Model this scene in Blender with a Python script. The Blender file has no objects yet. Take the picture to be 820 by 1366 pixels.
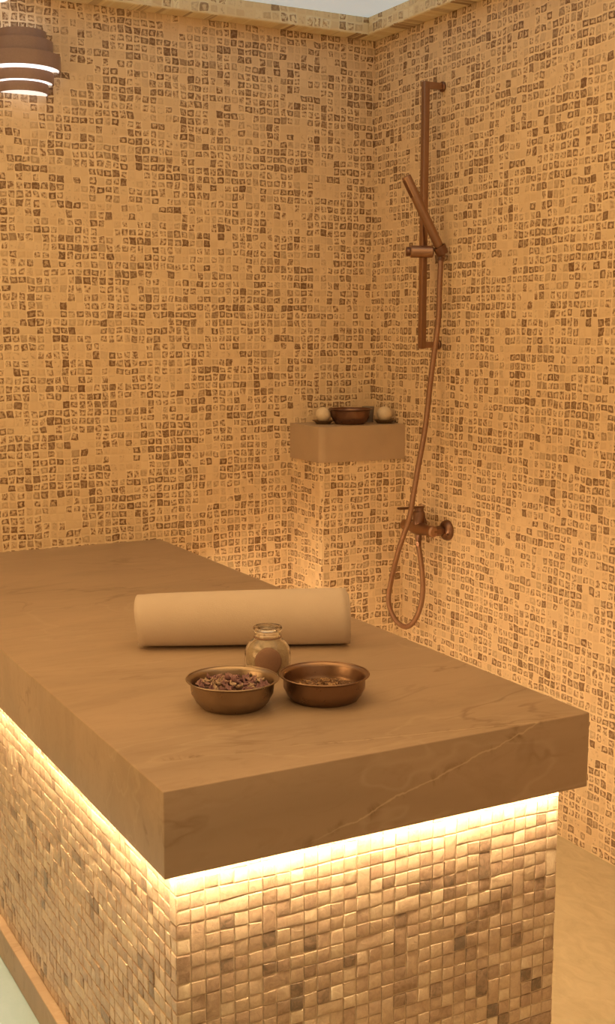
import bpy, bmesh, math, random
from mathutils import Vector, Matrix
random.seed(7)
S = bpy.context.scene
C = S.collection
PI = math.pi
# ------------------------------------------------------------------ room sizes (metres)
H = 0.7619            # height of the bench top above the floor
T = 0.1353            # thickness of the stone slab
W = 0.80              # slab width (x)
L = 2.0474            # back wall (y); the slab runs from y = 0 to it
RX = 1.5899           # right wall (x)
CZ = H + 1.664        # ceiling
PITCH = 0.0247        # mosaic module

# ------------------------------------------------------------------ helpers
def obj(name, bm, mat, parent=None, smooth=False, recalc=True):
    if recalc:
        bmesh.ops.recalc_face_normals(bm, faces=bm.faces)
    me = bpy.data.meshes.new(name)
    bm.to_mesh(me); bm.free()
    if mat: me.materials.append(mat)
    if smooth:
        for p in me.polygons: p.use_smooth = True
    o = bpy.data.objects.new(name, me)
    C.objects.link(o)
    if parent is not None:
        o.parent = parent
    return o

def auto(o, deg=35):
    for p in o.data.polygons: p.use_smooth = True
    try: o.data.set_sharp_from_angle(angle=math.radians(deg))
    except Exception: pass
    return o

def thing(name, label, cat, loc=(0, 0, 0), rot=(0, 0, 0), group=None):
    o = bpy.data.objects.new(name, None)
    C.objects.link(o)
    o.location = loc; o.rotation_euler = rot
    o.empty_display_size = 0.05
    o['label'] = label; o['category'] = cat
    if group: o['group'] = group
    return o

def tag(o, label, cat, group=None, kind=None):
    o['label'] = label; o['category'] = cat
    if group: o['group'] = group
    if kind: o['kind'] = kind
    return o

def struct(o):
    o['kind'] = 'structure'
    return o

def box(bm, x0, x1, y0, y1, z0, z1, bev=0.0, seg=2):
    r = bmesh.ops.create_cube(bm, size=1)
    vs = r['verts']
    for v in vs:
        v.co = Vector(((x0 + x1) / 2 + v.co.x * (x1 - x0), (y0 + y1) / 2 + v.co.y * (y1 - y0), (z0 + z1) / 2 + v.co.z * (z1 - z0)))
    if bev > 0:
        es = {e for v in vs for e in v.link_edges}
        bmesh.ops.bevel(bm, geom=list(es), offset=bev, segments=seg, profile=0.5, affect='EDGES')
    return bm

def lathe(bm, prof, n=48, c=(0, 0, 0), axis=None, a0=0.0, a1=2 * PI):
    """prof: list of (r, h); revolved round z (or round 'axis') at c"""
    full = abs(a1 - a0 - 2 * PI) < 1e-6
    q = Vector((0, 0, 1)).rotation_difference(Vector(axis).normalized()) if axis is not None else None
    rings = []
    cnt = n if full else n + 1
    for r, h in prof:
        ring = []
        if r < 1e-7:
            p = Vector((0, 0, h))
            if q: p = q @ p
            v = bm.verts.new(p + Vector(c))
            ring = [v] * cnt
        else:
            for k in range(cnt):
                a = a0 + (a1 - a0) * k / n
                p = Vector((r * math.cos(a), r * math.sin(a), h))
                if q: p = q @ p
                ring.append(bm.verts.new(p + Vector(c)))
        rings.append(ring)
    for i in range(len(rings) - 1):
        A, B = rings[i], rings[i + 1]
        for k in range(n):
            k2 = (k + 1) % cnt
            f = [A[k], A[k2], B[k2], B[k]]
            u = []
            for v in f:
                if v not in u: u.append(v)
            if len(u) >= 3:
                try: bm.faces.new(u)
                except ValueError: pass
    return bm

def catmull(pts, n=10):
    P = [Vector(p) for p in pts]
    P = [P[0] * 2 - P[1]] + P + [P[-1] * 2 - P[-2]]
    out = []
    for i in range(1, len(P) - 2):
        for k in range(n):
            t = k / n
            a, b, c, d = P[i - 1], P[i], P[i + 1], P[i + 2]
            out.append(0.5 * ((2 * b) + (c - a) * t + (2 * a - 5 * b + 4 * c - d) * t * t + (3 * b - a - 3 * c + d) * t ** 3))
    out.append(P[-2])
    return out

def tube(bm, pts, r, n=12, caps=True):
    P = [Vector(p) for p in pts]
    rad = r if callable(r) else (lambda i: r)
    t0 = (P[1] - P[0]).normalized()
    nrm = t0.orthogonal().normalized()
    rings = []
    for i, p in enumerate(P):
        t = (P[min(i + 1, len(P) - 1)] - P[max(i - 1, 0)]).normalized()
        nrm = (nrm - t * nrm.dot(t)).normalized()
        b = t.cross(nrm)
        rings.append([bm.verts.new(p + (nrm * math.cos(2 * PI * k / n) + b * math.sin(2 * PI * k / n)) * rad(i)) for k in range(n)])
    for A, B in zip(rings, rings[1:]):
        for k in range(n):
            bm.faces.new((A[k], A[(k + 1) % n], B[(k + 1) % n], B[k]))
    if caps:
        bm.faces.new(rings[0][::-1]); bm.faces.new(rings[-1])
    return bm

def cyl(bm, a, b, r, n=24, bev=0.0):
    a, b = Vector(a), Vector(b)
    l = (b - a).length
    e = min(bev, l / 3, r / 2)
    prof = [(0, 0), (r - e, 0), (r, e), (r, l - e), (r - e, l), (0, l)] if e > 0 else [(0, 0), (r, 0), (r, l), (0, l)]
    return lathe(bm, prof, n, a, b - a)

# ------------------------------------------------------------------ node helpers
def new_mat(name):
    m = bpy.data.materials.new(name); m.use_nodes = True
    nt = m.node_tree
    return m, nt, nt.nodes['Principled BSDF']

def N(nt, typ, **kw):
    n = nt.nodes.new(typ)
    for k, v in kw.items():
        if k.startswith('i_'):
            key = k[2:]
            n.inputs[int(key) if key.isdigit() else key].default_value = v
        else:
            setattr(n, k, v)
    return n

def math_(nt, op, a, b=None, clamp=False):
    n = nt.nodes.new('ShaderNodeMath'); n.operation = op; n.use_clamp = clamp
    for i, x in enumerate((a, b)):
        if x is None: continue
        if isinstance(x, (int, float)): n.inputs[i].default_value = x
        else: nt.links.new(x, n.inputs[i])
    return n.outputs[0]

def mixc(nt, f, a, b, blend='MIX'):
    n = nt.nodes.new('ShaderNodeMix'); n.data_type = 'RGBA'; n.blend_type = blend
    for s, x in ((0, f), (6, a), (7, b)):
        if isinstance(x, (int, float)): n.inputs[s].default_value = x
        elif isinstance(x, (tuple, list)): n.inputs[s].default_value = (*x, 1)
        else: nt.links.new(x, n.inputs[s])
    return n.outputs[2]

def maprange(nt, x, a, b, c=0.0, d=1.0):
    n = nt.nodes.new('ShaderNodeMapRange'); n.clamp = True
    nt.links.new(x, n.inputs[0])
    for i, v in zip((1, 2, 3, 4), (a, b, c, d)): n.inputs[i].default_value = v
    return n.outputs[0]

def ramp(nt, x, stops):
    n = nt.nodes.new('ShaderNodeValToRGB')
    el = n.color_ramp.elements
    while len(el) < len(stops): el.new(0.5)
    for e, (p, c) in zip(el, stops):
        e.position = p; e.color = (*c, 1)
    nt.links.new(x, n.inputs[0])
    return n.outputs[0]

def noise(nt, vec, scale, detail=2.0, rough=0.5, dist=0.0):
    n = N(nt, 'ShaderNodeTexNoise')
    n.inputs['Scale'].default_value = scale; n.inputs['Detail'].default_value = detail
    n.inputs['Roughness'].default_value = rough; n.inputs['Distortion'].default_value = dist
    nt.links.new(vec, n.inputs['Vector'])
    return n.outputs['Fac']

def simple(name, col, rough=0.5, metal=0.0, bump=0.0, bscale=200, spec=None, **kw):
    m, nt, b = new_mat(name)
    b.inputs['Base Color'].default_value = (*col, 1)
    b.inputs['Roughness'].default_value = rough
    b.inputs['Metallic'].default_value = metal
    if spec is not None: b.inputs['Specular IOR Level'].default_value = spec
    tc = N(nt, 'ShaderNodeTexCoord')
    nz = noise(nt, tc.outputs['Object'], bscale, 3)
    nt.links.new(mixc(nt, nz, tuple(c * 0.88 for c in col), tuple(min(1, c * 1.1) for c in col)), b.inputs['Base Color'])
    if bump > 0:
        bp = N(nt, 'ShaderNodeBump'); bp.inputs['Strength'].default_value = 1.0; bp.inputs['Distance'].default_value = bump
        nt.links.new(nz, bp.inputs['Height']); nt.links.new(bp.outputs[0], b.inputs['Normal'])
    for k, v in kw.items(): b.inputs[k].default_value = v
    return m

def emit(name, col, st):
    m, nt, b = new_mat(name)
    b.inputs['Base Color'].default_value = (0.8, 0.8, 0.8, 1)
    b.inputs['Emission Color'].default_value = (*col, 1)
    b.inputs['Emission Strength'].default_value = st
    return m

def mosaic(name, au, av, light=(0.80, 0.64, 0.44), light2=(0.70, 0.54, 0.355), dark=(0.17, 0.09, 0.045), dark2=(0.28, 0.165, 0.09),
           grout=(0.86, 0.70, 0.49), amount=0.91, off=(0, 0), pitch=PITCH):
    """small stone mosaic laid in the plane of axes au, av (0 x, 1 y, 2 z)"""
    m, nt, b = new_mat(name)
    lk = nt.links.new
    tc = N(nt, 'ShaderNodeTexCoord')
    sp = N(nt, 'ShaderNodeSeparateXYZ'); lk(tc.outputs['Object'], sp.inputs[0])
    u = math_(nt, 'DIVIDE', sp.outputs[au], pitch); v = math_(nt, 'DIVIDE', sp.outputs[av], pitch)
    cb = N(nt, 'ShaderNodeCombineXYZ'); lk(u, cb.inputs[0]); lk(v, cb.inputs[1])
    # handmade unevenness of the rows
    w1 = N(nt, 'ShaderNodeTexNoise'); w1.inputs['Scale'].default_value = 0.55; w1.inputs['Detail'].default_value = 2
    lk(cb.outputs[0], w1.inputs['Vector'])
    ws = N(nt, 'ShaderNodeVectorMath'); ws.operation = 'SUBTRACT'; lk(w1.outputs['Color'], ws.inputs[0]); ws.inputs[1].default_value = (0.5, 0.5, 0.5)
    wm = N(nt, 'ShaderNodeVectorMath'); wm.operation = 'SCALE'; lk(ws.outputs[0], wm.inputs[0]); wm.inputs['Scale'].default_value = 0.6
    wa = N(nt, 'ShaderNodeVectorMath'); lk(cb.outputs[0], wa.inputs[0]); lk(wm.outputs[0], wa.inputs[1])
    s2 = N(nt, 'ShaderNodeSeparateXYZ'); lk(wa.outputs[0], s2.inputs[0])
    u, v = math_(nt, 'ADD', s2.outputs[0], off[0]), math_(nt, 'ADD', s2.outputs[1], off[1])
    fu, fv = math_(nt, 'FRACT', u), math_(nt, 'FRACT', v)
    cu, cv = math_(nt, 'FLOOR', u), math_(nt, 'FLOOR', v)
    cell = N(nt, 'ShaderNodeCombineXYZ'); lk(cu, cell.inputs[0]); lk(cv, cell.inputs[1])
    wn = N(nt, 'ShaderNodeTexWhiteNoise'); wn.noise_dimensions = '2D'; lk(cell.outputs[0], wn.inputs['Vector'])
    rc = N(nt, 'ShaderNodeSeparateColor'); lk(wn.outputs['Color'], rc.inputs[0])
    r1, r2, r3 = rc.outputs[0], rc.outputs[1], rc.outputs[2]
    eu = math_(nt, 'MINIMUM', fu, math_(nt, 'SUBTRACT', 1.0, fu)); ev = math_(nt, 'MINIMUM', fv, math_(nt, 'SUBTRACT', 1.0, fv))
    ed = math_(nt, 'MINIMUM', eu, ev)
    nz = noise(nt, wa.outputs[0], 3.0, 3, 0.65)             # fine mottling inside a tile
    nz2 = noise(nt, wa.outputs[0], 1.6, 2, 0.6)
    # every tile is cut to its own size; some sit so close that their joint is lost
    eu2 = math_(nt, 'SUBTRACT', eu, maprange(nt, r3, 0.0, 1.0, -0.06, 0.07)); ev2 = math_(nt, 'SUBTRACT', ev, maprange(nt, r2, 0.0, 1.0, -0.05, 0.06))
    edn = math_(nt, 'ADD', math_(nt, 'MINIMUM', eu2, ev2), math_(nt, 'MULTIPLY', math_(nt, 'SUBTRACT', nz2, 0.5), 0.24))
    tile = maprange(nt, edn, 0.085, 0.13)
    clump = noise(nt, cell.outputs[0], 0.16, 2, 0.6)
    clump2 = noise(nt, cell.outputs[0], 0.43, 1, 0.5)
    pr = math_(nt, 'ADD', math_(nt, 'ADD', math_(nt, 'MULTIPLY', r1, 0.34), math_(nt, 'MULTIPLY', clump, 0.7)), math_(nt, 'MULTIPLY', clump2, 0.62))
    thr = 1.20 - amount * 0.5
    isdark = maprange(nt, pr, thr - 0.05, thr + 0.06)
    # figured tiles: dark rim, paler broken heart
    heart = maprange(nt, math_(nt, 'ADD', ed, math_(nt, 'MULTIPLY', math_(nt, 'SUBTRACT', nz, 0.5), 0.7)), 0.25, 0.36)
    heart = math_(nt, 'MULTIPLY', heart, maprange(nt, r2, 0.1, 0.55, 0.15, 0.92))
    blot = maprange(nt, nz, 0.46, 0.56)
    dcol = mixc(nt, r3, dark, dark2)
    dcol = mixc(nt, heart, dcol, light2)
    dcol = mixc(nt, math_(nt, 'MULTIPLY', blot, maprange(nt, r3, 0.2, 0.75, 0.15, 0.9)), dcol, light)
    lcol = mixc(nt, r2, light, light2)
    lcol = mixc(nt, math_(nt, 'MULTIPLY', maprange(nt, nz, 0.54, 0.62), maprange(nt, r3, 0.35, 0.8, 0.0, 0.6)), lcol, dark2)
    tcol = mixc(nt, isdark, lcol, dcol)
    vis = maprange(nt, r1, 0.0, 1.0, 0.8, 1.0)
    gcol = mixc(nt, isdark, tuple((a + b_) / 2 for a, b_ in zip(light, light2)), grout)
    col = mixc(nt, math_(nt, 'MULTIPLY', tile, vis), gcol, tcol)
    lk(col, b.inputs['Base Color'])
    lk(maprange(nt, tile, 0, 1, 0.85, 0.42), b.inputs['Roughness'])
    b.inputs['Specular IOR Level'].default_value = 0.3
    hgt = math_(nt, 'ADD', math_(nt, 'MULTIPLY', maprange(nt, edn, 0.04, 0.2), math_(nt, 'ADD', 0.6, math_(nt, 'MULTIPLY', r2, 0.6))), math_(nt, 'MULTIPLY', nz, 0.35))
    hgt = math_(nt, 'MULTIPLY', hgt, maprange(nt, isdark, 0, 1, 0.35, 1.0))
    bp = N(nt, 'ShaderNodeBump'); bp.inputs['Strength'].default_value = 0.8; bp.inputs['Distance'].default_value = 0.0018
    lk(hgt, bp.inputs['Height']); lk(bp.outputs[0], b.inputs['Normal'])
    return m

def base_tile_mat():
    m, nt, b = new_mat('onyx_mosaic_relief')
    lk = nt.links.new
    at = N(nt, 'ShaderNodeAttribute', attribute_name='tile_tone')
    tc = N(nt, 'ShaderNodeTexCoord')
    cmb = N(nt, 'ShaderNodeVectorMath'); cmb.operation = 'ADD'
    sc = N(nt, 'ShaderNodeVectorMath'); sc.operation = 'SCALE'; sc.inputs['Scale'].default_value = 37.0
    lk(at.outputs['Color'], sc.inputs[0]); lk(tc.outputs['Object'], cmb.inputs[0]); lk(sc.outputs[0], cmb.inputs[1])
    n1 = noise(nt, cmb.outputs[0], 70, 5, 0.65, 1.2)
    t = math_(nt, 'ADD', math_(nt, 'MULTIPLY', at.outputs['Fac'], 0.86), math_(nt, 'MULTIPLY', math_(nt, 'SUBTRACT', n1, 0.5), 1.0), True)
    col = ramp(nt, t, [(0.0, (0.20, 0.155, 0.12)), (0.16, (0.34, 0.245, 0.18)), (0.36, (0.46, 0.34, 0.255)), (0.55, (0.56, 0.435, 0.325)), (0.75, (0.66, 0.54, 0.41)), (1.0, (0.77, 0.67, 0.52))])
    lk(col, b.inputs['Base Color'])
    b.inputs['Roughness'].default_value = 0.28
    b.inputs['Specular IOR Level'].default_value = 0.45
    bp = N(nt, 'ShaderNodeBump'); bp.inputs['Strength'].default_value = 0.6; bp.inputs['Distance'].default_value = 0.0022
    lk(n1, bp.inputs['Height']); lk(bp.outputs[0], b.inputs['Normal'])
    return m

def slab_mat(name, base=(0.415, 0.308, 0.222), rough=0.36):
    m, nt, b = new_mat(name)
    lk = nt.links.new
    tc = N(nt, 'ShaderNodeTexCoord')
    mp = N(nt, 'ShaderNodeMapping'); mp.inputs['Scale'].default_value = (1.0, 3.6, 2.6); mp.inputs['Rotation'].default_value = (0, 0.42, 0.22)
    lk(tc.outputs['Object'], mp.inputs[0])
    big = noise(nt, mp.outputs[0], 1.6, 5, 0.6, 0.8)
    fine = noise(nt, mp.outputs[0], 9, 6, 0.65, 1.5)
    col = ramp(nt, big, [(0.25, tuple(c * 0.84 for c in base)), (0.5, base), (0.75, tuple(min(1, c * 1.13) for c in base))])
    col = mixc(nt, maprange(nt, fine, 0.5, 0.75, 0, 0.35), col, tuple(c * f for c, f in zip(base, (0.72, 0.66, 0.6))))
    # thin veins: the zero line of a noise
    def vein(scale, lo, hi, off):
        mv = N(nt, 'ShaderNodeMapping'); mv.inputs['Scale'].default_value = (1.0, 2.6, 1.9); mv.inputs['Rotation'].default_value = (0, 0.5, 0.3); mv.inputs['Location'].default_value = off
        lk(tc.outputs['Object'], mv.inputs[0])
        nn = noise(nt, mv.outputs[0], scale, 4, 0.55, 0.6)
        dd = math_(nt, 'ABSOLUTE', math_(nt, 'SUBTRACT', nn, 0.5))
        return maprange(nt, dd, lo, hi, 1.0, 0.0)
    v1 = vein(1.25, 0.0, 0.010, (2.3, 0.4, 1.1)); v2 = vein(2.0, 0.0, 0.016, (7.7, 3.1, 0.2))
    msk = maprange(nt, noise(nt, tc.outputs['Object'], 3.1, 3), 0.46, 0.62)
    col = mixc(nt, math_(nt, 'MULTIPLY', v1, 0.14), col, (0.66, 0.55, 0.43))
    col = mixc(nt, math_(nt, 'MULTIPLY', math_(nt, 'MULTIPLY', v2, msk), 0.55), col, (0.20, 0.125, 0.075))
    # one long pale vein with dark blotches that crosses the front of the slab
    sx = N(nt, 'ShaderNodeSeparateXYZ'); lk(tc.outputs['Object'], sx.inputs[0])
    wob = math_(nt, 'MULTIPLY', math_(nt, 'SUBTRACT', noise(nt, tc.outputs['Object'], 11, 4, 0.6), 0.5), 0.036)
    pl = math_(nt, 'SUBTRACT', math_(nt, 'SUBTRACT', sx.outputs[2], math_(nt, 'MULTIPLY', sx.outputs[0], VB)), VA)
    pl = math_(nt, 'ABSOLUTE', math_(nt, 'ADD', math_(nt, 'SUBTRACT', pl, math_(nt, 'MULTIPLY', sx.outputs[1], 1.4)), wob))
    lim = maprange(nt, sx.outputs[0], 0.22, 0.34)
    blo = maprange(nt, noise(nt, tc.outputs['Object'], 17, 4, 0.65, 1.0), 0.53, 0.66)
    col = mixc(nt, math_(nt, 'MULTIPLY', math_(nt, 'MULTIPLY', maprange(nt, pl, 0.002, 0.016, 1.0, 0.0), blo), 0.6), col, (0.17, 0.105, 0.065))
    col = mixc(nt, math_(nt, 'MULTIPLY', math_(nt, 'MULTIPLY', maprange(nt, pl, 0.0006, 0.0022, 1.0, 0.0), lim), 0.7), col, (0.62, 0.49, 0.35))
    lk(col, b.inputs['Base Color'])
    b.inputs['Roughness'].default_value = rough
    b.inputs['Specular IOR Level'].default_value = 0.35
    return m

def floor_mat(name, a, bcol, rough=0.45):
    m, nt, b = new_mat(name)
    lk = nt.links.new
    tc = N(nt, 'ShaderNodeTexCoord')
    mp = N(nt, 'ShaderNodeMapping'); mp.inputs['Scale'].default_value = (2.0, 1.0, 1.0); mp.inputs['Rotation'].default_value = (0, 0, 0.5)
    lk(tc.outputs['Object'], mp.inputs[0])
    n1 = noise(nt, mp.outputs[0], 14, 6, 0.62, 1.0)
    lk(mixc(nt, maprange(nt, n1, 0.3, 0.7), a, bcol), b.inputs['Base Color'])
    b.inputs['Roughness'].default_value = rough
    b.inputs['Specular IOR Level'].default_value = 0.3
    bp = N(nt, 'ShaderNodeBump'); bp.inputs['Strength'].default_value = 0.5; bp.inputs['Distance'].default_value = 0.001
    lk(n1, bp.inputs['Height']); lk(bp.outputs[0], b.inputs['Normal'])
    return m

def metal_mat(name, col, rough, bump=0.0, bscale=60):
    m, nt, b = new_mat(name)
    lk = nt.links.new
    tc = N(nt, 'ShaderNodeTexCoord')
    nz = noise(nt, tc.outputs['Object'], bscale, 3)
    lk(mixc(nt, nz, tuple(c * 0.8 for c in col), col), b.inputs['Base Color'])
    b.inputs['Metallic'].default_value = 1.0
    lk(maprange(nt, nz, 0.3, 0.7, rough * 0.8, rough * 1.25), b.inputs['Roughness'])
    if bump:
        bp = N(nt, 'ShaderNodeBump'); bp.inputs['Strength'].default_value = 1.0; bp.inputs['Distance'].default_value = bump
        lk(nz, bp.inputs['Height']); lk(bp.outputs[0], b.inputs['Normal'])
    return m

def hose_mat():
    m, nt, b = new_mat('copper_hose')
    b.inputs['Base Color'].default_value = (0.36, 0.22, 0.15, 1)
    b.inputs['Metallic'].default_value = 0.9; b.inputs['Roughness'].default_value = 0.42
    tc = N(nt, 'ShaderNodeTexCoord')
    wv = N(nt, 'ShaderNodeTexWave'); wv.bands_direction = 'Z'; wv.inputs['Scale'].default_value = 90
    nt.links.new(tc.outputs['Object'], wv.inputs['Vector'])
    bp = N(nt, 'ShaderNodeBump'); bp.inputs['Strength'].default_value = 0.5; bp.inputs['Distance'].default_value = 0.0015
    nt.links.new(wv.outputs['Fac'], bp.inputs['Height']); nt.links.new(bp.outputs[0], b.inputs['Normal'])
    return m

def towel_mat():
    m, nt, b = new_mat('white_terry')
    lk = nt.links.new
    tc = N(nt, 'ShaderNodeTexCoord')
    n1 = noise(nt, tc.outputs['Object'], 420, 3, 0.7); n2 = noise(nt, tc.outputs['Object'], 18, 3)
    lk(mixc(nt, n2, (0.585, 0.485, 0.40), (0.635, 0.535, 0.45)), b.inputs['Base Color'])
    b.inputs['Roughness'].default_value = 0.95; b.inputs['Specular IOR Level'].default_value = 0.1
    b.inputs['Sheen Weight'].default_value = 0.15
    h = math_(nt, 'ADD', math_(nt, 'MULTIPLY', n1, 0.4), n2)
    bp = N(nt, 'ShaderNodeBump'); bp.inputs['Strength'].default_value = 0.6; bp.inputs['Distance'].default_value = 0.003
    lk(h, bp.inputs['Height']); lk(bp.outputs[0], b.inputs['Normal'])
    return m

M = {}
VA, VB = 0.568, 0.278   # where the long vein crosses the slab front: height = VA + VB x
M['wall_xz'] = mosaic('mosaic_back', 0, 2)
M['wall_yz'] = mosaic('mosaic_right', 1, 2, off=(3, 11))
M['trim_xz'] = mosaic('mosaic_ledge_back', 0, 2, light=(0.88, 0.80, 0.55), light2=(0.66, 0.52, 0.31), dark=(0.27, 0.17, 0.085), dark2=(0.38, 0.25, 0.13), grout=(0.82, 0.74, 0.52), amount=0.62, pitch=0.03)
M['trim_yz'] = mosaic('mosaic_ledge_right', 1, 2, light=(0.88, 0.80, 0.55), light2=(0.66, 0.52, 0.31), dark=(0.27, 0.17, 0.085), dark2=(0.38, 0.25, 0.13), grout=(0.82, 0.74, 0.52), amount=0.62, pitch=0.03)
M['grout'] = simple('pale_grout', (0.66, 0.54, 0.40), 0.9, bump=0.0008)
M['base'] = base_tile_mat()
M['slab'] = slab_mat('beige_veined_stone')
M['cap'] = simple('beige_stone_block', (0.46, 0.35, 0.25), 0.5, bscale=14)
M['skirt'] = slab_mat('tan_stone_skirting', (0.40, 0.295, 0.20), 0.45)
M['floor_warm'] = floor_mat('cream_stone_floor', (0.46, 0.385, 0.255), (0.57, 0.485, 0.33))
M['floor_pale'] = floor_mat('pale_floor_tile', (0.31, 0.44, 0.50), (0.35, 0.48, 0.54), 0.4)
M['ceiling'] = simple('pale_ceiling_paint', (0.72, 0.82, 0.86), 0.9)
M['plaster'] = simple('warm_plaster', (0.66, 0.56, 0.42), 0.85)
M['copper'] = metal_mat('brushed_copper', (0.42, 0.265, 0.185), 0.36)
M['copper_dark'] = metal_mat('dark_copper', (0.26, 0.155, 0.115), 0.34)
M['brass'] = metal_mat('aged_brass', (0.40, 0.305, 0.225), 0.33, 0.0006, 45)
M['bronze'] = metal_mat('dark_bronze', (0.33, 0.215, 0.15), 0.33, 0.0006, 45)
M['hose'] = hose_mat()
M['black'] = simple('dark_socket', (0.03, 0.02, 0.016), 0.6)
M['towel'] = towel_mat()
M['led'] = emit('warm_led', (1.0, 0.70, 0.37), 112.0)
M['lamp'] = emit('sconce_glow', (1.0, 0.93, 0.90), 0.85)
M['sconce'] = simple('brown_painted_metal', (0.31, 0.215, 0.19), 0.42)
M['white_in'] = simple('white_enamel', (0.85, 0.82, 0.80), 0.5)
M['salt'] = simple('cream_bath_salt', (0.60, 0.48, 0.33), 0.8, bump=0.002, bscale=260)
M['paper'] = simple('brown_paper_label', (0.26, 0.15, 0.105), 0.7)
M['candle'] = simple('cream_wax', (0.72, 0.60, 0.44), 0.55)
M['dish'] = metal_mat('tarnished_bronze', (0.32, 0.24, 0.16), 0.45, 0.002, 180)
M['grey'] = simple('grey_stone_cup', (0.25, 0.215, 0.19), 0.55)
M['scrub'] = None
def glass(name, col=(0.97, 0.95, 0.92)):
    m, nt, b = new_mat(name)
    b.inputs['Base Color'].default_value = (*col, 1)
    b.inputs['Transmission Weight'].default_value = 1.0
    b.inputs['Roughness'].default_value = 0.03; b.inputs['IOR'].default_value = 1.45
    return m
M['glass'] = glass('clear_glass')
m, nt, b = new_mat('amber_sugar_scrub'); M['scrub'] = m
tc = N(nt, 'ShaderNodeTexCoord'); vz = N(nt, 'ShaderNodeTexVoronoi'); vz.inputs['Scale'].default_value = 190
nt.links.new(tc.outputs['Object'], vz.inputs['Vector'])
nt.links.new(ramp(nt, vz.outputs['Color'], [(0.25, (0.13, 0.065, 0.035)), (0.65, (0.24, 0.125, 0.065)), (0.95, (0.62, 0.40, 0.22))]), b.inputs['Base Color'])
b.inputs['Roughness'].default_value = 0.12
bp = N(nt, 'ShaderNodeBump'); bp.inputs['Strength'].default_value = 1.0; bp.inputs['Distance'].default_value = 0.006
nt.links.new(vz.outputs['Distance'], bp.inputs['Height']); nt.links.new(bp.outputs[0], b.inputs['Normal'])

# ------------------------------------------------------------------ the room
XL, YF = -1.9, -2.9      # far left wall and open front of the room
struct(obj('floor', box(bmesh.new(), 0.1, RX + 0.12, YF, L + 0.12, -0.1, 0.0), M['floor_warm']))
struct(obj('floor.001', box(bmesh.new(), XL - 0.12, 0.1, YF, L + 0.12, -0.1, 0.0), M['floor_pale']))
struct(obj('wall_back', box(bmesh.new(), XL - 0.12, RX + 0.12, L, L + 0.12, 0.0, CZ), M['wall_xz']))
struct(obj('wall_right', box(bmesh.new(), RX, RX + 0.12, YF, L, 0.0, CZ), M['wall_yz']))
struct(obj('wall_left', box(bmesh.new(), XL - 0.12, XL, YF, L, 0.0, CZ), M['plaster']))
struct(obj('ceiling', box(bmesh.new(), XL - 0.12, RX + 0.12, YF, L + 0.12, CZ, CZ + 0.1), M['ceiling']))
BP = 0.070
zb = H + 1.6052
struct(obj('trim_1', box(bmesh.new(), XL, RX, L - BP, L, zb, CZ, 0.003, 1), M['trim_xz']))
struct(obj('trim_2', box(bmesh.new(), RX - BP, RX, YF, L - BP, zb, CZ, 0.003, 1), M['trim_yz']))

# emissive border added along the ledge so the visible ceiling turns cool and bright
s = bmesh.new()
P = [(XL + 0.01, L - BP - 0.002), (RX - BP - 0.002, L - BP - 0.002), (RX - BP - 0.002, YF + 0.01), (RX - BP - 0.34, YF + 0.01), (RX - BP - 0.34, L - BP - 0.34), (XL + 0.01, L - BP - 0.34)]
lo_ = [s.verts.new((x, y, CZ - 0.006)) for x, y in P]; hi_ = [s.verts.new((x, y, CZ - 0.0003)) for x, y in P]
s.faces.new(lo_); s.faces.new(hi_[::-1])
for k in range(6): s.faces.new((lo_[k], lo_[(k + 1) % 6], hi_[(k + 1) % 6], hi_[k]))
tag(obj('added_ceiling_glow', s, emit('cool_ceiling_glow', (0.64, 0.93, 1.0), 0.33)), 'added pale bluish glow sheet on the ceiling just inside the mosaic ledge', 'added glow')

# ------------------------------------------------------------------ massage bench
bench = thing('massage_bench', 'long mosaic-clad massage bench with thick beige stone top and glowing strip under its rim', 'bench')
s = bmesh.new(); box(s, 0, W, 0, L - 0.001, H - T, H, 0.0022, 3)
auto(obj('stone_top', s, M['slab'], bench), 40)
IX0, IX1, IY0 = 0.0305, W - 0.0327, 0.0357
SK = 0.070               # skirting height
DEP = 0.0030             # relief of the tiles over the grout bed
s = bmesh.new(); box(s, IX0 + DEP, IX1 - DEP, IY0 + DEP, L - 0.001, 0.0, H - T)
base = obj('base', s, M['grout'], bench)

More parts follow.
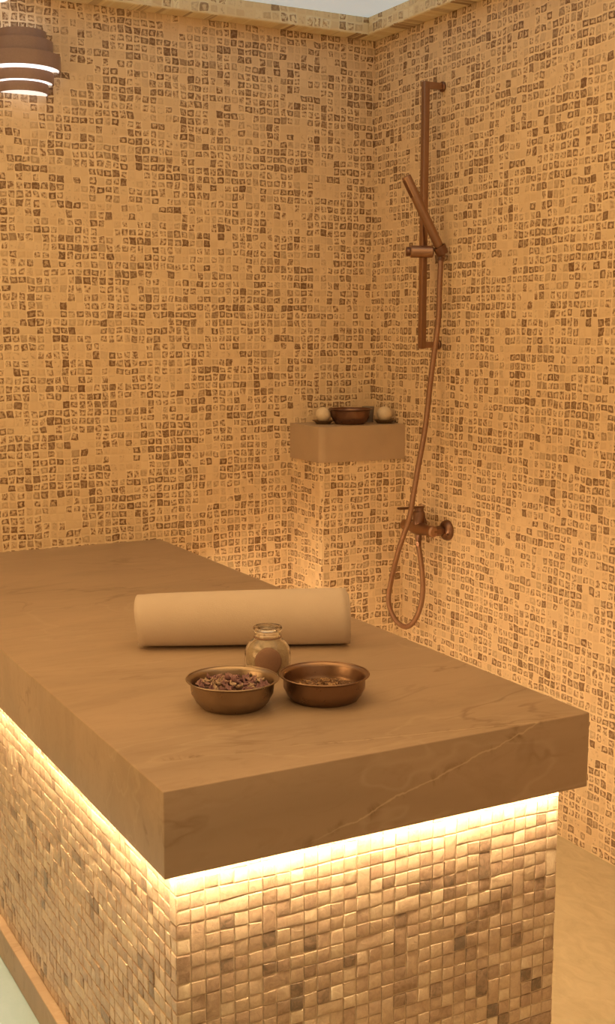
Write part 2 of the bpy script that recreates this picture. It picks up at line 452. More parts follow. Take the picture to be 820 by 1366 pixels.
def tile_face(o, U, V, Nn, lu, lv, seed, sig=0.2):
    """hand-cut stone tiles standing out of the grout on a plane; o is the lower corner at the outer face"""
    rnd = random.Random(seed)
    U, V, Nn, o = Vector(U), Vector(V), Vector(Nn), Vector(o)
    nu, nv = round(lu / PITCH), round(lv / PITCH)
    du, dv = lu / nu, lv / nv
    bm = bmesh.new()
    lay = bm.faces.layers.float.new('tile_tone')
    used = set()
    wob = [rnd.uniform(-0.0009, 0.0009) for _ in range(nv + 1)]
    def row(j, i): return wob[j] + 0.0011 * math.sin(i * 0.55 + j * 2.1)
    for j in range(nv):
        for i in range(nu):
            if (i, j) in used: continue
            a, c = 1, 1
            q = rnd.random()
            if q < 0.07 and i + 1 < nu and (i + 1, j) not in used: a = 2
            elif q < 0.12 and j + 1 < nv and (i, j + 1) not in used: c = 2
            for x in range(a):
                for y in range(c): used.add((i + x, j + y))
            g = 0.0011
            ju = lambda: rnd.uniform(-0.0005, 0.0005)
            u0, u1 = i * du + g, (i + a) * du - g
            if i == 0: u0 = 0.0006
            if i + a == nu: u1 = lu - 0.0006
            v0a, v0b = j * dv + g + row(j, i), j * dv + g + row(j, i + a)
            v1a, v1b = (j + c) * dv - g + row(j + c, i), (j + c) * dv - g + row(j + c, i + a)
            if j + c == nv: v1a = v1b = lv - 0.0005
            if j == 0: v0a = v0b = 0.0005
            d0 = -rnd.uniform(0.0, 0.0013)
            tu, tv = rnd.uniform(-0.055, 0.055), rnd.uniform(-0.055, 0.055)
            pts = [(u0 + ju(), v0a + ju()), (u1 + ju(), v0b + ju()), (u1 + ju(), v1b + ju()), (u0 + ju(), v1a + ju())]
            mu, mv = (u0 + u1) / 2, (v0a + v1a) / 2
            def ring(k, dep):
                r = []
                for (pu, pv) in pts:
                    su = mu + (pu - mu) * (1 - k / max(u1 - u0, 1e-4) * 2)
                    sv = mv + (pv - mv) * (1 - k / max(v1a - v0a, 1e-4) * 2)
                    dd = max(-DEP + 0.0004, min(dep + (su - mu) * tu + (sv - mv) * tv, 0.0012))
                    r.append(bm.verts.new(o + U * su + V * sv + Nn * dd))
                return r
            R0 = [bm.verts.new(o + U * pu + V * pv - Nn * (DEP + 0.001)) for pu, pv in pts]
            R1 = ring(0.0, d0 - 0.0012); R2 = ring(0.0010, d0 - 0.0004); R3 = ring(0.0034, d0)
            tone = min(1, max(0, rnd.gauss(0.60, sig)))
            if rnd.random() < 0.05: tone *= 0.25
            fs = []
            for A, B in ((R0, R1), (R1, R2), (R2, R3)):
                for k in range(4): fs.append(bm.faces.new((A[k], A[(k + 1) % 4], B[(k + 1) % 4], B[k])))
            fs.append(bm.faces.new(R3))
            for f in fs: f[lay] = tone
    return bm

lv = H - T - SK
for nm, args in (('front', ((IX0, IY0, SK), (1, 0, 0), (0, 0, 1), (0, -1, 0), IX1 - IX0, lv, 3)),
                 ('left', ((IX0, L - 0.002, SK), (0, -1, 0), (0, 0, 1), (-1, 0, 0), L - 0.002 - IY0, lv, 4, 0.13)),
                 ('right', ((IX1, IY0, SK), (0, 1, 0), (0, 0, 1), (1, 0, 0), L - 0.002 - IY0, lv, 5))):
    t = obj('mosaic_tiles', tile_face(*args), M['base'], base)
    auto(t, 28)
s = bmesh.new()
box(s, 0.0110, W - 0.0110, 0.0160, L - 0.001, 0.0, SK, 0.0012, 1)
obj('skirting', s, M['skirt'], bench)
zl = H - T
s = bmesh.new(); box(s, 0.010, 0.019, 0.012, L - 0.004, zl - 0.0055, zl, 0.0008, 1); obj('light_strip', s, M['led'], bench)
s = bmesh.new(); box(s, 0.022, W - 0.022, 0.012, 0.021, zl - 0.0055, zl, 0.0008, 1); obj('light_strip', s, M['led'], bench)
s = bmesh.new(); box(s, W - 0.019, W - 0.010, 0.012, L - 0.004, zl - 0.0055, zl, 0.0008, 1); obj('light_strip', s, M['led'], bench)

# ------------------------------------------------------------------ corner pillar with the stone shelf block
def rprism(bm, x0, x1, y0, y1, z0, z1, r, bev=0.0):
    """box whose free front-left vertical edge is rounded"""
    P = [(x1, y1), (x0, y1)]
    for k in range(9):
        a = PI + (PI / 2) * k / 8
        P.append((x0 + r + r * math.cos(a), y0 + r + r * math.sin(a)))
    P.append((x1, y0))
    B = [bm.verts.new((x, y, z0)) for x, y in P]; Tt = [bm.verts.new((x, y, z1)) for x, y in P]
    bm.faces.new(B[::-1]); top = bm.faces.new(Tt)
    for k in range(len(P)):
        k2 = (k + 1) % len(P)
        bm.faces.new((B[k], B[k2], Tt[k2], Tt[k]))
    return bm
PX, PY = 1.2705, 1.8356
PZ0, PZ1 = H + 0.240, H + 0.3545
pil = thing('corner_pillar', 'mosaic-clad box pillar in the room corner topped by a smooth tan stone shelf block', 'pillar', (1.43, 1.94, 0))
def par(o, p):            # parts are built in world coordinates, then hung under their thing
    o.parent = p
    o.matrix_parent_inverse = Matrix.Translation(p.location).inverted() if p.rotation_euler[:] == (0, 0, 0) else p.matrix_basis.inverted()
    return o
M['pil'] = mosaic('mosaic_pillar', 0, 2, off=(5, 2))
par(auto(obj('column', rprism(bmesh.new(), PX + 0.004, RX - 0.0005, PY + 0.004, L - 0.0005, 0.0, PZ0, 0.012), None), 40), pil)
col = pil.children[0]
col.data.materials.append(M['pil']); col.data.materials.append(mosaic('mosaic_pillar_side', 1, 2, off=(5, 2)))
for p in col.data.polygons:
    if abs(p.normal.x) > 0.72: p.material_index = 1
par(auto(obj('stone_shelf', rprism(bmesh.new(), PX, RX - 0.0005, PY, L - 0.0005, PZ0, PZ1, 0.022), M['cap']), 40), pil)

# ------------------------------------------------------------------ bowls
def bowl_bm(R, h, rb, th=0.0016):
    out = [(0, 0.0), (rb * 0.96, 0.0), (rb, 0.0012), (rb + (R - rb) * 0.38, h * 0.22), (rb + (R - rb) * 0.66, h * 0.5), (R - 0.0075, h * 0.86),
           (R - 0.0055, h * 0.93), (R - 0.0012, h * 0.975), (R, h - 0.0012), (R - 0.0008, h)]
    inn = [(R - 0.003, h - 0.0008), (R - 0.0078, h * 0.93), (R - 0.0095, h * 0.85), (rb + (R - rb) * 0.62 - th, h * 0.5), (rb + (R - rb) * 0.33, h * 0.22), (rb * 0.9, th * 1.6), (0, th * 1.6)]
    return lathe(bmesh.new(), out + inn, 72)
def bowl(name, label, loc, R, h, rb, mat):
    t = thing(name, label, 'bowl', loc)
    body = obj('bowl_body', bowl_bm(R, h, rb), mat, t); auto(body, 50)
    rim = obj('rolled_rim', lathe(bmesh.new(), [(R - 0.0012 + 0.0017 * math.cos(a), h - 0.0004 + 0.0015 * math.sin(a)) for a in [2 * PI * k / 10 for k in range(11)]], 72), mat, t, smooth=True)
    return t
B1 = (0.2633, 0.3297); B1R, B1H, B1B = 0.0826, 0.0515, 0.0545
B2 = (0.4297, 0.2930); B2R, B2H, B2B = 0.0822, 0.0470, 0.0598
bowl('metal_bowl', 'brass bowl holding dried purple petals on the stone bench top', (*B1, H), B1R, B1H, B1B, M['brass'])
bowl('metal_bowl', 'dark bronze bowl holding amber sugar scrub on the stone bench top', (*B2, H), B2R, B2H, B2B, M['bronze'])
# amber scrub
s = bmesh.new()
rings = []
rr = random.Random(12)
prof_r = [0.0, 0.010, 0.020, 0.030, 0.040, 0.050, 0.058, 0.0625, 0.0640]
n = 56
prev = None
for r in prof_r:
    hh = 0.0200 + 0.0100 * math.exp(-(r / 0.032) ** 2)
    if r == 0:
        ring = [s.verts.new((0, 0, hh))]
    else:
        ring = [s.verts.new((r * math.cos(2 * PI * k / n), r * math.sin(2 * PI * k / n), hh + (rr.uniform(-0.0022, 0.0022) if r < 0.06 else 0))) for k in range(n)]
    if prev:
        for k in range(n):
            if len(prev) == 1: s.faces.new((prev[0], ring[k], ring[(k + 1) % n]))
            else: s.faces.new((prev[k], ring[k], ring[(k + 1) % n], prev[(k + 1) % n]))
    prev = ring
low = [s.verts.new((0.060 * math.cos(2 * PI * k / n), 0.060 * math.sin(2 * PI * k / n), 0.012)) for k in range(n)]
for k in range(n): s.faces.new((prev[k], low[k], low[(k + 1) % n], prev[(k + 1) % n]))
s.faces.new(low[::-1])
o = tag(obj('sugar_scrub', s, M['scrub'], smooth=False), 'glittering amber sugar scrub filling the dark bronze bowl', 'scrub', kind='stuff')
o.location = (*B2, H)
# dried petals: a crumbled bed, and the whole petals lying on it
pet_mats = [simple('dried_petal_plum', (0.27, 0.145, 0.16), 0.75), simple('dried_petal_rose', (0.36, 0.215, 0.20), 0.75), simple('dried_petal_pale', (0.48, 0.35, 0.26), 0.75), simple('dried_petal_dark', (0.13, 0.07, 0.06), 0.75)]
def mound(r): return 0.0315 + 0.0085 * math.exp(-(r / 0.040) ** 2)
s = bmesh.new(); prev = None
for r in [0.0, 0.012, 0.024, 0.036, 0.048, 0.058, 0.0655]:
    if r == 0: ring = [s.verts.new((0, 0, mound(0)))]
    else: ring = [s.verts.new((r * math.cos(2 * PI * k / n), r * math.sin(2 * PI * k / n), mound(r) + rr.uniform(-0.002, 0.0005))) for k in range(n)]
    if prev:
        for k in range(n):
            if len(prev) == 1: s.faces.new((prev[0], ring[k], ring[(k + 1) % n]))
            else: s.faces.new((prev[k], ring[k], ring[(k + 1) % n], prev[(k + 1) % n]))
    prev = ring
low = [s.verts.new((0.058 * math.cos(2 * PI * k / n), 0.058 * math.sin(2 * PI * k / n), 0.012)) for k in range(n)]
for k in range(n): s.faces.new((prev[k], low[k], low[(k + 1) % n], prev[(k + 1) % n]))
s.faces.new(low[::-1])
o = tag(obj('petal_crumbs', s, pet_mats[3]), 'dark crumbled petals beneath the whole dried petals in the brass bowl', 'dried petals', kind='stuff')
o.location = (*B1, H)
def petal_mesh(seed):
    r_ = random.Random(seed)
    bm = bmesh.new()
    a, b_ = r_.uniform(0.0068, 0.0095), r_.uniform(0.005, 0.0068)
    cup, curl = r_.uniform(0.004, 0.009), r_.uniform(-0.003, 0.004)
    rows = []
    for i in range(6):
        t = i / 5 * 2 - 1
        wdt = b_ * math.sqrt(max(0.06, 1 - t * t)) * (1.15 if t > 0 else 0.85)
        rows.append([bm.verts.new((a * t, wdt * q, cup * (q * q * 0.6 + t * t * 0.5) + curl * t * q + 0.0008 * math.sin(5 * q + 3 * t))) for q in (-1, -0.5, 0, 0.5, 1)])
    for A, B in zip(rows, rows[1:]):
        for k in range(4): bm.faces.new((A[k], A[k + 1], B[k + 1], B[k]))
    bmesh.ops.recalc_face_normals(bm, faces=bm.faces)
    geo = bmesh.ops.solidify(bm, geom=list(bm.faces), thickness=0.0012)
    me = bpy.data.meshes.new('dried_petal'); bm.to_mesh(me); bm.free()
    for p in me.polygons: p.use_smooth = True
    return me
pm = []
for k in range(9):
    me = petal_mesh(k); me.materials.append(pet_mats[(0, 1, 0, 2, 1, 0, 1, 2, 0)[k]]); pm.append(me)
pts = []
rp = random.Random(5)
tries = 0
while len(pts) < 62 and tries < 20000:
    tries += 1
    r = 0.0625 * math.sqrt(rp.random()); a = rp.uniform(0, 2 * PI)
    p = (r * math.cos(a), r * math.sin(a))
    if all((p[0] - q[0]) ** 2 + (p[1] - q[1]) ** 2 > 0.0128 ** 2 for q in pts): pts.append(p)
for (x, y) in pts:
    o = bpy.data.objects.new('dried_petal', rp.choice(pm)); C.objects.link(o)
    r = math.hypot(x, y)
    o.location = (B1[0] + x, B1[1] + y, H + mound(r) + 0.0022)
    tlt = 0.75 if r < 0.052 else 0.35
    o.rotation_euler = (rp.uniform(-tlt, tlt), rp.uniform(-tlt, tlt), rp.uniform(0, 2 * PI))
    tag(o, 'curled dried plum-coloured petal heaped in the brass bowl', 'dried petal', 'dried petals in the brass bowl')

# ------------------------------------------------------------------ glass jar
J = (0.4155, 0.4955)
jar = thing('glass_jar', 'small round-shouldered glass jar with a brown round label in front of the towel', 'jar', (*J, H))
prof_o = [(0, 0), (0.036, 0), (0.0415, 0.003), (0.0445, 0.012), (0.0455, 0.026), (0.0450, 0.040), (0.042, 0.052), (0.036, 0.0615), (0.0285, 0.0675), (0.0255, 0.071),
          (0.0255, 0.080), (0.028, 0.0825), (0.0288, 0.0865), (0.0285, 0.091), (0.0265, 0.0925)]
prof_i = [(0.0235, 0.0915), (0.0225, 0.088), (0.0222, 0.0715), (0.026, 0.0655), (0.0335, 0.059), (0.0395, 0.050), (0.0425, 0.039), (0.043, 0.026), (0.042, 0.013), (0.039, 0.0055), (0.034, 0.0035), (0, 0.0035)]
auto(obj('glass_body', lathe(bmesh.new(), prof_o + prof_i, 56), M['glass'], jar), 60)
s = lathe(bmesh.new(), [(0, 0.0042), (0.033, 0.0042), (0.0383, 0.0065), (0.0411, 0.0135), (0.0421, 0.026), (0.0416, 0.039), (0.0387, 0.049), (0.0345, 0.0555), (0.02, 0.0575), (0, 0.0580)], 56)
obj('bath_salt', s, M['salt'], jar, smooth=True)
s = lathe(bmesh.new(), [(0, 0.074), (0.0208, 0.074), (0.0212, 0.0755), (0.0212, 0.0875), (0.0200, 0.0895), (0, 0.0895)], 40)
stop = obj('stopper', s, M['glass'], jar); auto(stop, 40)
obj('neck_twine', lathe(bmesh.new(), [(0.0262 + 0.0013 * math.cos(a), 0.0722 + 0.0013 * math.sin(a)) for a in [2 * PI * k / 8 for k in range(9)]], 40), M['paper'], jar, smooth=True)
# the round label curves with the belly of the jar and looks towards the room
def rad_at(z):
    for (r0, z0), (r1, z1) in zip(prof_o[1:], prof_o[2:]):
        if z0 <= z <= z1: return r0 + (r1 - r0) * (z - z0) / max(z1 - z0, 1e-6)
    return 0.03
ang0 = math.atan2(-1.6 - J[1], -0.55 - J[0])
s = bmesh.new()
def lab(r, a):
    z = 0.0325 + r * math.sin(a); R_ = rad_at(z) + 0.0007
    th = ang0 + (r * math.cos(a)) / 0.0455
    return s.verts.new((R_ * math.cos(th), R_ * math.sin(th), z))
c0 = lab(0, 0); prev = None
for r in (0.006, 0.012, 0.018, 0.0235, 0.0275):
    ring = [lab(r, 2 * PI * k / 36) for k in range(36)]
    for k in range(36):
        k2 = (k + 1) % 36
        if prev is None: s.faces.new((c0, ring[k], ring[k2]))
        else: s.faces.new((prev[k], ring[k], ring[k2], prev[k2]))
    prev = ring
bmesh.ops.recalc_face_normals(s, faces=s.faces)
bmesh.ops.solidify(s, geom=list(s.faces), thickness=0.0004)
obj('round_label', s, M['paper'], jar, smooth=True)

# ------------------------------------------------------------------ rolled towel
A0 = Vector((0.2609, 0.7427, 0)); A1 = Vector((0.6404, 0.5829, 0))
ax = (A1 - A0).normalized(); nn = Vector((-ax.y, ax.x, 0))
TL = 0.432
tw_c = A0 - ax * 0.0115 + nn * 0.060
towel = thing('rolled_towel', 'thick white towel rolled up on the bench behind the bowls', 'towel', (tw_c.x, tw_c.y, H), (0, 0, math.atan2(ax.y, ax.x)))
def towel_sec(a, rx, rz, rnd_bottom=0.0):
    x, z = math.cos(a), math.sin(a)
    # flattened where it rests
    zz = rz * z
    if zz < -rz * 0.90: zz = -rz * 0.90 - (abs(zz) - rz * 0.90) * 0.15
    return x * rx, zz
s = bmesh.new()
ns, na = 40, 72
def taper(t): return 0.905 + 0.115 * min(1.0, max(0.0, t) * 1.25) ** 0.8
rings = []
rt = random.Random(3)
ph = [rt.uniform(0, 6.28) for _ in range(6)]
for i in range(ns + 1):
    t = i / ns
    x = t * TL
    e = min(t, 1 - t) * TL
    fall = 1.0 if e > 0.010 else (0.95 + 0.05 * math.sqrt(max(0, 1 - (1 - e / 0.010) ** 2)))
    grow = taper(t) + 0.012 * math.sin(t * 5 + 1)
    ring = []
    for k in range(na):
        a = 2 * PI * k / na
        w = 1 + 0.012 * math.sin(2 * a + ph[0] + 3 * t) + 0.008 * math.sin(5 * a + ph[1] - 4 * t) + 0.006 * math.sin(11 * t + 3 * a + ph[2])
        yy, zz = towel_sec(a, 0.0625 * fall * grow * w, 0.0580 * fall * grow * w)
        ring.append(s.verts.new((x, yy, zz)))
    rings.append(ring)
for A, B in zip(rings, rings[1:]):
    for k in range(na): s.faces.new((A[k], A[(k + 1) % na], B[(k + 1) % na], B[k]))
# spiral ends: the winding shows as stepped rings
for ring, sg in ((rings[0], -1), (rings[-1], 1)):
    prev = ring
    for q, (f, dx) in enumerate(((0.90, 0.0045), (0.84, 0.0045), (0.80, -0.004), (0.70, -0.004), (0.66, 0.002), (0.56, 0.002), (0.52, -0.004), (0.42, -0.004), (0.38, 0.001), (0.26, 0.001), (0.22, -0.005), (0.1, -0.006))):
        cur = [s.verts.new((ring[k].co.x + sg * dx, ring[k].co.y * f, ring[k].co.z * f)) for k in range(na)]
        for k in range(na): s.faces.new((prev[k], prev[(k + 1) % na], cur[(k + 1) % na], cur[k]))
        prev = cur
    s.faces.new(prev)
mnz = min(v.co.z for v in s.verts)
for v in s.verts: v.co.z -= mnz
tw_h = -mnz
obj('towel_roll', s, M['towel'], towel, smooth=True)
# loose outer flap: the last turn stands out a little at the left end and ends in a hem under the front
s = bmesh.new()
rows = []
for i in range(31):
    t = i / 30
    x = -0.012 + t * (TL + 0.0125)
    row = []
    for k in range(34):
        a = PI * 0.30 + (PI * 1.12) * k / 33
        bulge = 1.016 * taper(t) + 0.012 * math.sin(t * 4 + 0.6) * math.sin(a)
        if t < 0.04: bulge *= 0.985
        yy, zz = math.cos(a) * 0.0650 * bulge, math.sin(a) * 0.0600 * bulge
        # front of the roll is -y in the towel's own axes
        row.append(s.verts.new((x + 0.004 * math.sin(a * 2.0), -abs(yy) if k > 12 else yy, max(zz + tw_h, 0.006))))
    rows.append(row)
for A, B in zip(rows, rows[1:]):
    for k in range(33): s.faces.new((A[k], A[k + 1], B[k + 1], B[k]))
bmesh.ops.recalc_face_normals(s, faces=s.faces)
bmesh.ops.solidify(s, geom=list(s.faces), thickness=0.0035)
for v in s.verts: v.co.z = max(v.co.z, 0.003)
obj('outer_flap', s, M['towel'], towel, smooth=True)

# ------------------------------------------------------------------ things on the corner shelf
bowl('metal_bowl', 'small dark copper bowl standing on the corner stone shelf', (1.432, 1.925, PZ1), 0.073, 0.050, 0.048, M['copper_dark'])
def ball_candle(x, y, label, dlabel):
    d = thing('candle_dish', dlabel, 'dish', (x, y, PZ1), group='candle dishes on the corner shelf')
    auto(obj('dish_body', lathe(bmesh.new(), [(0, 0), (0.022, 0), (0.024, 0.002), (0.030, 0.008), (0.036, 0.011), (0.037, 0.0125), (0.034, 0.0125), (0.028, 0.0095), (0.020, 0.0055), (0, 0.005)], 40), M['dish'], d), 50)
    t = thing('ball_candle', label, 'candle', (x, y, PZ1 + 0.0056), group='ball candles on the corner shelf')
    pr = [(0, 0)] + [(0.0255 * math.cos(a), 0.0255 + 0.0255 * math.sin(a) * 0.98) for a in [(-75 + 155 * k / 18) * PI / 180 for k in range(19)]] + [(0, 0.0502)]
    obj('wax_ball', lathe(bmesh.new(), pr, 36), M['candle'], t, smooth=True)
    obj('wick', tube(bmesh.new(), [(0, 0, 0.049), (0.0004, 0, 0.053), (0.0014, 0.0004, 0.0565)], 0.0008, 8), M['black'], t)
ball_candle(1.352, 1.965, 'cream ball candle left of the copper bowl on the corner shelf', 'tarnished dish under the ball candle left of the copper bowl')
ball_candle(1.548, 1.900, 'cream ball candle beside the shower wall on the corner shelf', 'tarnished dish under the ball candle by the shower wall')
cup = thing('small_cup', 'small grey cup between the copper bowl and the right ball candle', 'cup', (1.532, 1.978, PZ1))
auto(obj('cup_body', lathe(bmesh.new(), [(0, 0), (0.016, 0), (0.0175, 0.002), (0.021, 0.050), (0.0212, 0.052), (0.0192, 0.052), (0.0160, 0.006), (0, 0.005)], 36), M['grey'], cup), 50)
obj('foot_ring', lathe(bmesh.new(), [(0.0165, 0.0), (0.0185, 0.0), (0.0185, 0.004), (0.0165, 0.004)], 36), M['grey'], cup)

# ------------------------------------------------------------------ shower rail
rx, ry = RX - 0.065, 1.6455
zt, zbm = H + 1.3955, H + 0.6165
rail = thing('shower_rail', 'tall square copper shower rail fixed to the right mosaic wall', 'shower rail', (RX, ry, zbm))
def rp_(o): return par(o, rail)
hw = 0.0097
s = bmesh.new(); box(s, rx - hw, rx + hw, ry - hw, ry + hw, zbm - 0.012, zt + 0.010, 0.0022, 2); rp_(auto(obj('bar', s, M['copper']), 40))
for z in (zt, zbm):
    s = bmesh.new(); box(s, rx + hw - 0.001, RX - 0.006, ry - hw * 0.95, ry + hw * 0.95, z - 0.0095, z + 0.0095, 0.002, 2)
    br = rp_(auto(obj('wall_bracket', s, M['copper']), 40))
    s = bmesh.new(); cyl(s, (RX - 0.009, ry, z), (RX - 0.0003, ry, z), 0.0155, 28, 0.002)
    fl = auto(obj('flange', s, M['copper_dark']), 40); fl.parent = br
    fl.matrix_parent_inverse = (Matrix.Translation(rail.location)).inverted() if False else Matrix.Identity(4)
    br_w = br.matrix_parent_inverse.copy()
    fl.matrix_parent_inverse = Matrix.Identity(4)
zs = H + 0.900
sd = Vector((0.90, -0.436, 0))
sc_ = Vector((rx, ry - 0.022, zs))
s = bmesh.new(); cyl(s, sc_ - sd * 0.053, sc_ + sd * 0.0185, 0.0185, 32, 0.003)
sl = rp_(auto(obj('slider', s, M['copper']), 40))
s = bmesh.new(); cyl(s, sc_ - sd * 0.066, sc_ - sd * 0.052, 0.0145, 28, 0.003)
kn = auto(obj('knob', s, M['copper_dark']), 40); kn.parent = sl
# cradle of the slider: open cup that takes the cone of the hand shower
hb = Vector((1.561, 1.597, H + 0.898))             # lower end of the hand shower
ht = Vector((1.437, 1.612, H + 1.118))             # its head
hd = (ht - hb).normalized()
s = bmesh.new(); lathe(s, [(0.0155, 0), (0.0190, 0), (0.0200, 0.026), (0.0160, 0.026), (0.0150, 0.004), (0.0155, 0)], 32, hb - hd * 0.006, hd)
cr = auto(obj('cradle', s, M['copper_dark']), 40); cr.parent = sl
# ------------------------------------------------------------------ hand shower
hs = thing('hand_shower', 'slim copper stick hand shower leaning out of its holder on the shower rail', 'hand shower', hb)
def hp(o): return par(o, hs)
ln = (ht - hb).length
s = lathe(bmesh.new(), [(0, 0.0), (0.0095, 0.0), (0.0125, 0.012), (0.0140, 0.03), (0.0140, 0.045), (0.0146, ln * 0.5), (0.0148, ln - 0.004), (0.0135, ln), (0, ln)], 32, hb, hd)
hp(auto(obj('handle', s, M['copper']), 40))
side = Vector((-0.88, -0.1, -0.46)); side = (side - hd * side.dot(hd)).normalized()
s = bmesh.new()
cc = hb + hd * (ln - 0.035) + side * 0.0128
box(s, -0.0065, 0.0065, -0.028, 0.028, -0.0028, 0.0028, 0.0015, 2)
xx = hd.cross(side).normalized()
Mx = Matrix((( xx.x, hd.x, side.x, cc.x), (xx.y, hd.y, side.y, cc.y), (xx.z, hd.z, side.z, cc.z), (0, 0, 0, 1)))
bmesh.ops.transform(s, matrix=Mx, verts=s.verts)
hp(auto(obj('spray_face', s, M['copper_dark']), 40))
# ------------------------------------------------------------------ shower hose
hz = [tuple(hb - hd * 0.0085), (1.553, 1.590, H + 0.872), (1.547, 1.583, H + 0.842), (1.543, 1.580, H + 0.80), (1.540, 1.580, H + 0.686), (1.530, 1.598, H + 0.525), (1.522, 1.615, H + 0.361), (1.495, 1.612, H + 0.234), (1.481, 1.614, H + 0.152), (1.473, 1.622, H + 0.080), (1.469, 1.650, H + 0.0165),
      (1.474, 1.692, H - 0.051), (1.488, 1.752, H - 0.156), (1.494, 1.774, H - 0.222), (1.499, 1.753, H - 0.268), (1.505, 1.719, H - 0.2905), (1.512, 1.683, H - 0.2895), (1.519, 1.653, H - 0.262), (1.526, 1.630, H - 0.208), (1.529, 1.625, H - 0.142),
      (1.530, 1.643, H - 0.060), (1.530, 1.6545, H - 0.020), (1.530, 1.655, H - 0.0045)]
hose = thing('shower_hose', 'long copper shower hose hanging in a loop from hand shower to mixer tap', 'hose', (1.505, 1.70, H - 0.298))
hc = catmull(hz, 12)
par(obj('hose_tube', tube(bmesh.new(), hc, 0.0085, 14), M['hose'], smooth=True), hose)
par(auto(obj('end_nut', cyl(bmesh.new(), (1.530, 1.6546, H - 0.028), (1.530, 1.655, H - 0.0045), 0.0100, 6, 0.0015), M['copper_dark']), 40), hose)
d_ = (Vector(hz[1]) - Vector(hz[0])).normalized()
par(auto(obj('end_nut', cyl(bmesh.new(), Vector(hz[0]) + d_ * 0.0125, Vector(hz[0]) + d_ * 0.028, 0.0100, 6, 0.0015), M['copper_dark']), 40), hose)
# ------------------------------------------------------------------ mixer tap
mx, mz = RX - 0.060, H + 0.036
my0, my1 = 1.580, 1.730
tap = thing('mixer_tap', 'copper wall mixer tap with a thin lever on the right mosaic wall', 'tap', (RX, 1.655, mz))
def tp(o): return par(o, tap)
s = lathe(bmesh.new(), [(0, -0.012), (0.013, -0.012), (0.0175, -0.008), (0.0185, 0.0), (0.0165, 0.03), (0.0205, 0.052), (0.0215, 0.075), (0.0205, 0.098), (0.0165, 0.12), (0.0185, 0.15), (0.0175, 0.158), (0.013, 0.162), (0, 0.162)], 36, (mx, my0, mz), (0, 1, 0))
tp(auto(obj('tap_body', s, M['copper']), 40))
for y in (my0, my1):
    s = bmesh.new(); cyl(s, (mx, y, mz), (RX - 0.010, y, mz), 0.0125, 28, 0.002)
    lathe(s, [(0.0, -0.002), (0.015, 0.0), (0.0165, 0.012), (0.0165, 0.026), (0.0150, 0.028), (0, 0.028)], 6, (mx + 0.012, y, mz), (1, 0, 0))
    tp(auto(obj('inlet_union', s, M['copper_dark']), 40))
    s = lathe(bmesh.new(), [(0, 0), (0.0330, 0), (0.0335, 0.003), (0.0300, 0.012), (0.0220, 0.018), (0.0130, 0.020), (0, 0.020)], 40, (RX - 0.0004, y, mz), (-1, 0, 0))
    tp(auto(obj('wall_rose', s, M['copper_dark']), 40))
s = lathe(bmesh.new(), [(0, 0.012), (0.0190, 0.012), (0.0195, 0.020), (0.0195, 0.048), (0.0175, 0.054), (0.0150, 0.056), (0.0150, 0.066), (0, 0.068)], 36, (mx, 1.655, mz), (0, 0, 1))
tp(auto(obj('cartridge_neck', s, M['copper_dark']), 40))
s = bmesh.new(); box(s, mx - 0.078, mx + 0.016, 1.655 - 0.009, 1.655 + 0.009, mz + 0.0645, mz + 0.0715, 0.0025, 2)
tp(auto(obj('lever', s, M['copper_dark']), 40))
s = bmesh.new(); cyl(s, (mx, 1.655, mz - 0.040), (mx, 1.655, mz - 0.014), 0.0105, 24, 0.0015)
tp(auto(obj('outlet', s, M['copper_dark']), 40))

# ------------------------------------------------------------------ wall sconce
SX, SZ = 0.4035, H + 1.334
sco = thing('wall_sconce', 'brown half-round wall lamp of stacked metal rings with white glowing openings', 'wall lamp', (SX, L, SZ))
def sp_(o): return par(o, sco)
def half_ring(r, z0, z1, th=0.004, flare=0.0):
    """open half cylinder shell standing against the wall"""
    bm = bmesh.new()
    lathe(bm, [(r - th, z0), (r, z0), (r + flare, z1), (r - th + flare, z1), (r - th, z0)], 40, (SX, L - 0.0006, SZ), None, PI, 2 * PI)
    return bm
def half_disc(r, z, th=0.003):
    bm = bmesh.new()
    lathe(bm, [(0, z), (r, z), (r, z + th), (0, z + th)], 40, (SX, L - 0.0006, SZ), None, PI, 2 * PI)
    return bm
tiers = [(0.0720, 0.0, 0.0265), (0.0880, 0.029, 0.0585), (0.1085, 0.0655, 0.106), (0.0880, 0.104, 0.145), (0.0700, 0.143, 0.172)]
for r, z0, z1 in tiers:
    o = sp_(auto(obj('shade_ring', half_ring(r, z0, z1), M['sconce']), 40))
    o2 = auto(obj('white_lining', half_ring(r - 0.0042, z0 + 0.001, z1 - 0.001, 0.001), M['white_in']), 40); o2.parent = o
def half_plate(r0, r1, z, th=0.002):
    return lathe(bmesh.new(), [(r0, z), (r1, z), (r1, z + th), (r0, z + th), (r0, z)], 40, (SX, L - 0.0006, SZ), None, PI, 2 * PI)
sp_(obj('diffuser', half_disc(0.0682, 0.0006), M['lamp']))
sp_(obj('diffuser', half_plate(0.0610, 0.0828, 0.0320), M['lamp']))
sp_(obj('diffuser', half_plate(0.0610, 0.1033, 0.0700), M['lamp']))
sp_(obj('diffuser', half_ring(0.0600, 0.0100, 0.0995), M['lamp']))
sp_(obj('top_cover', half_plate(0.0850, 0.1040, 0.1030), M['sconce']))
sp_(obj('top_cover', half_plate(0.0650, 0.0835, 0.1425), M['sconce']))
sp_(obj('diffuser', half_disc(0.0650, 0.162), M['lamp']))
s = bmesh.new(); box(s, SX - 0.05, SX + 0.05, L - 0.006, L - 0.0004, SZ + 0.02, SZ + 0.14, 0.001, 1); sp_(obj('back_plate', s, M['sconce']))

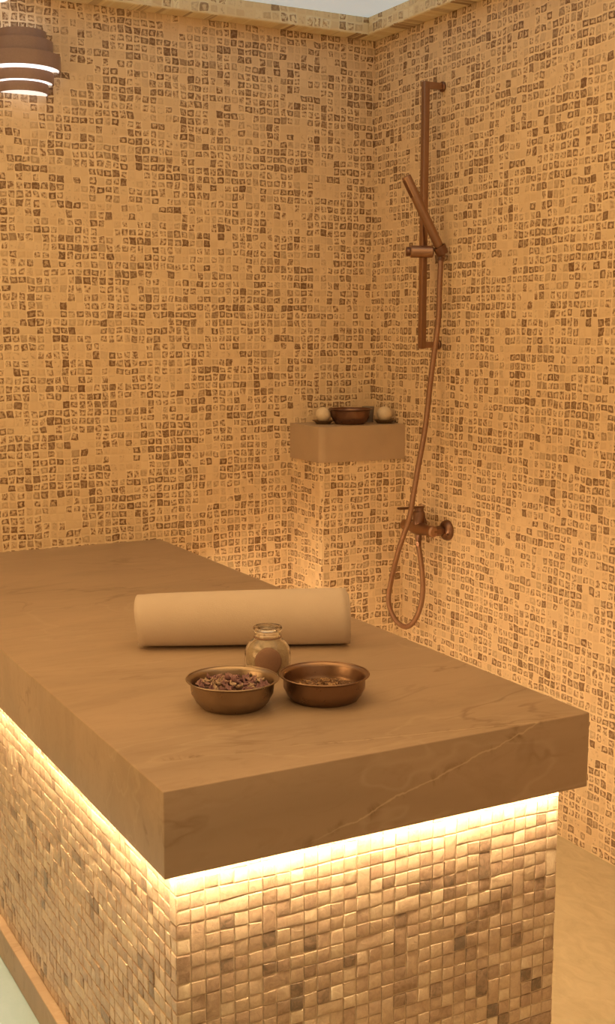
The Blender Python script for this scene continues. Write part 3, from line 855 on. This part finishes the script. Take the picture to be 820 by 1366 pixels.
# white round fitting at the very top left of the view
wf = thing('ledge_lamp', 'small white dome lamp under the ledge above the brown wall lamp', 'lamp', (0.333, L - 0.040, zb))
bm = lathe(bmesh.new(), [(0, -0.0335)] + [(0.0345 * math.sin(a), -0.005 - 0.0285 * math.cos(a)) for a in [k * PI / 20 for k in range(1, 11)]] + [(0, -0.005)], 40)
obj('dome', bm, M['lamp'], wf, smooth=True)
obj('mount_ring', lathe(bmesh.new(), [(0, -0.0002), (0.037, -0.0002), (0.037, -0.006), (0, -0.006)], 40), M['white_in'], wf)

# ------------------------------------------------------------------ lights
def area(name, loc, rot, sx, sy, power, col, spread=None):
    l = bpy.data.lights.new(name, 'AREA'); l.shape = 'RECTANGLE'; l.size = sx; l.size_y = sy
    l.energy = power; l.color = col
    if spread: l.spread = spread
    o = bpy.data.objects.new(name, l); C.objects.link(o); o.location = loc; o.rotation_euler = rot
    return o
WARM = (1.0, 0.585, 0.23)
area('overhead_area', (0.35, 0.45, CZ - 0.02), (0, 0, 0), 1.6, 1.6, 15, WARM)
area('overhead_area', (0.0, -1.6, CZ - 0.02), (0, 0, 0), 1.6, 1.2, 9, WARM)
area('overhead_area', (-1.15, 0.7, CZ - 0.02), (0, 0, 0), 0.8, 1.6, 12, WARM)  # extra fill added on the left for the slab's left face
area('left_fill', (XL + 0.03, 0.35, 1.25), (0, -PI / 2, 0), 0.9, 1.6, 15, WARM)  # unseen fill added to brighten the left face of the slab
sp = bpy.data.lights.new('floor_cool_fill', 'SPOT'); sp.energy = 42; sp.color = (0.82, 0.95, 1.0); sp.spot_size = math.radians(26); sp.spot_blend = 0.35; sp.shadow_soft_size = 0.05
so = bpy.data.objects.new('floor_cool_fill', sp); C.objects.link(so); so.location = (-0.52, 0.9, CZ - 0.03)  # cool spot added to keep the left floor pale under the warm light

w = bpy.data.worlds.new('World'); S.world = w; w.use_nodes = True
bg = w.node_tree.nodes['Background']
bg.inputs[0].default_value = (1.0, 0.58, 0.27, 1); bg.inputs[1].default_value = 0.70

# ------------------------------------------------------------------ camera
cam = bpy.data.cameras.new('Camera'); co = bpy.data.objects.new('Camera', cam); C.objects.link(co)
F_ = Vector((0.4683248, 0.87130261, -0.14664121)); R_ = Vector((0.88093205, -0.47324025, 0.00154706)); U_ = Vector((0.06804857, 0.12990546, 0.98918854))
co.matrix_world = Matrix(((R_.x, U_.x, -F_.x, -0.6269133), (R_.y, U_.y, -F_.y, -1.60735021), (R_.z, U_.z, -F_.z, 0.66512744 + H), (0, 0, 0, 1)))
cam.sensor_fit = 'HORIZONTAL'; cam.sensor_width = 36.0
cam.lens = 1647.5 / 820 * 36.0
cam.clip_start = 0.05
S.camera = co
S.view_settings.view_transform = 'Standard'
S.view_settings.look = 'None'
S.view_settings.gamma = 1.0
S.view_settings.use_curve_mapping = False
S.view_settings.exposure = 0.0
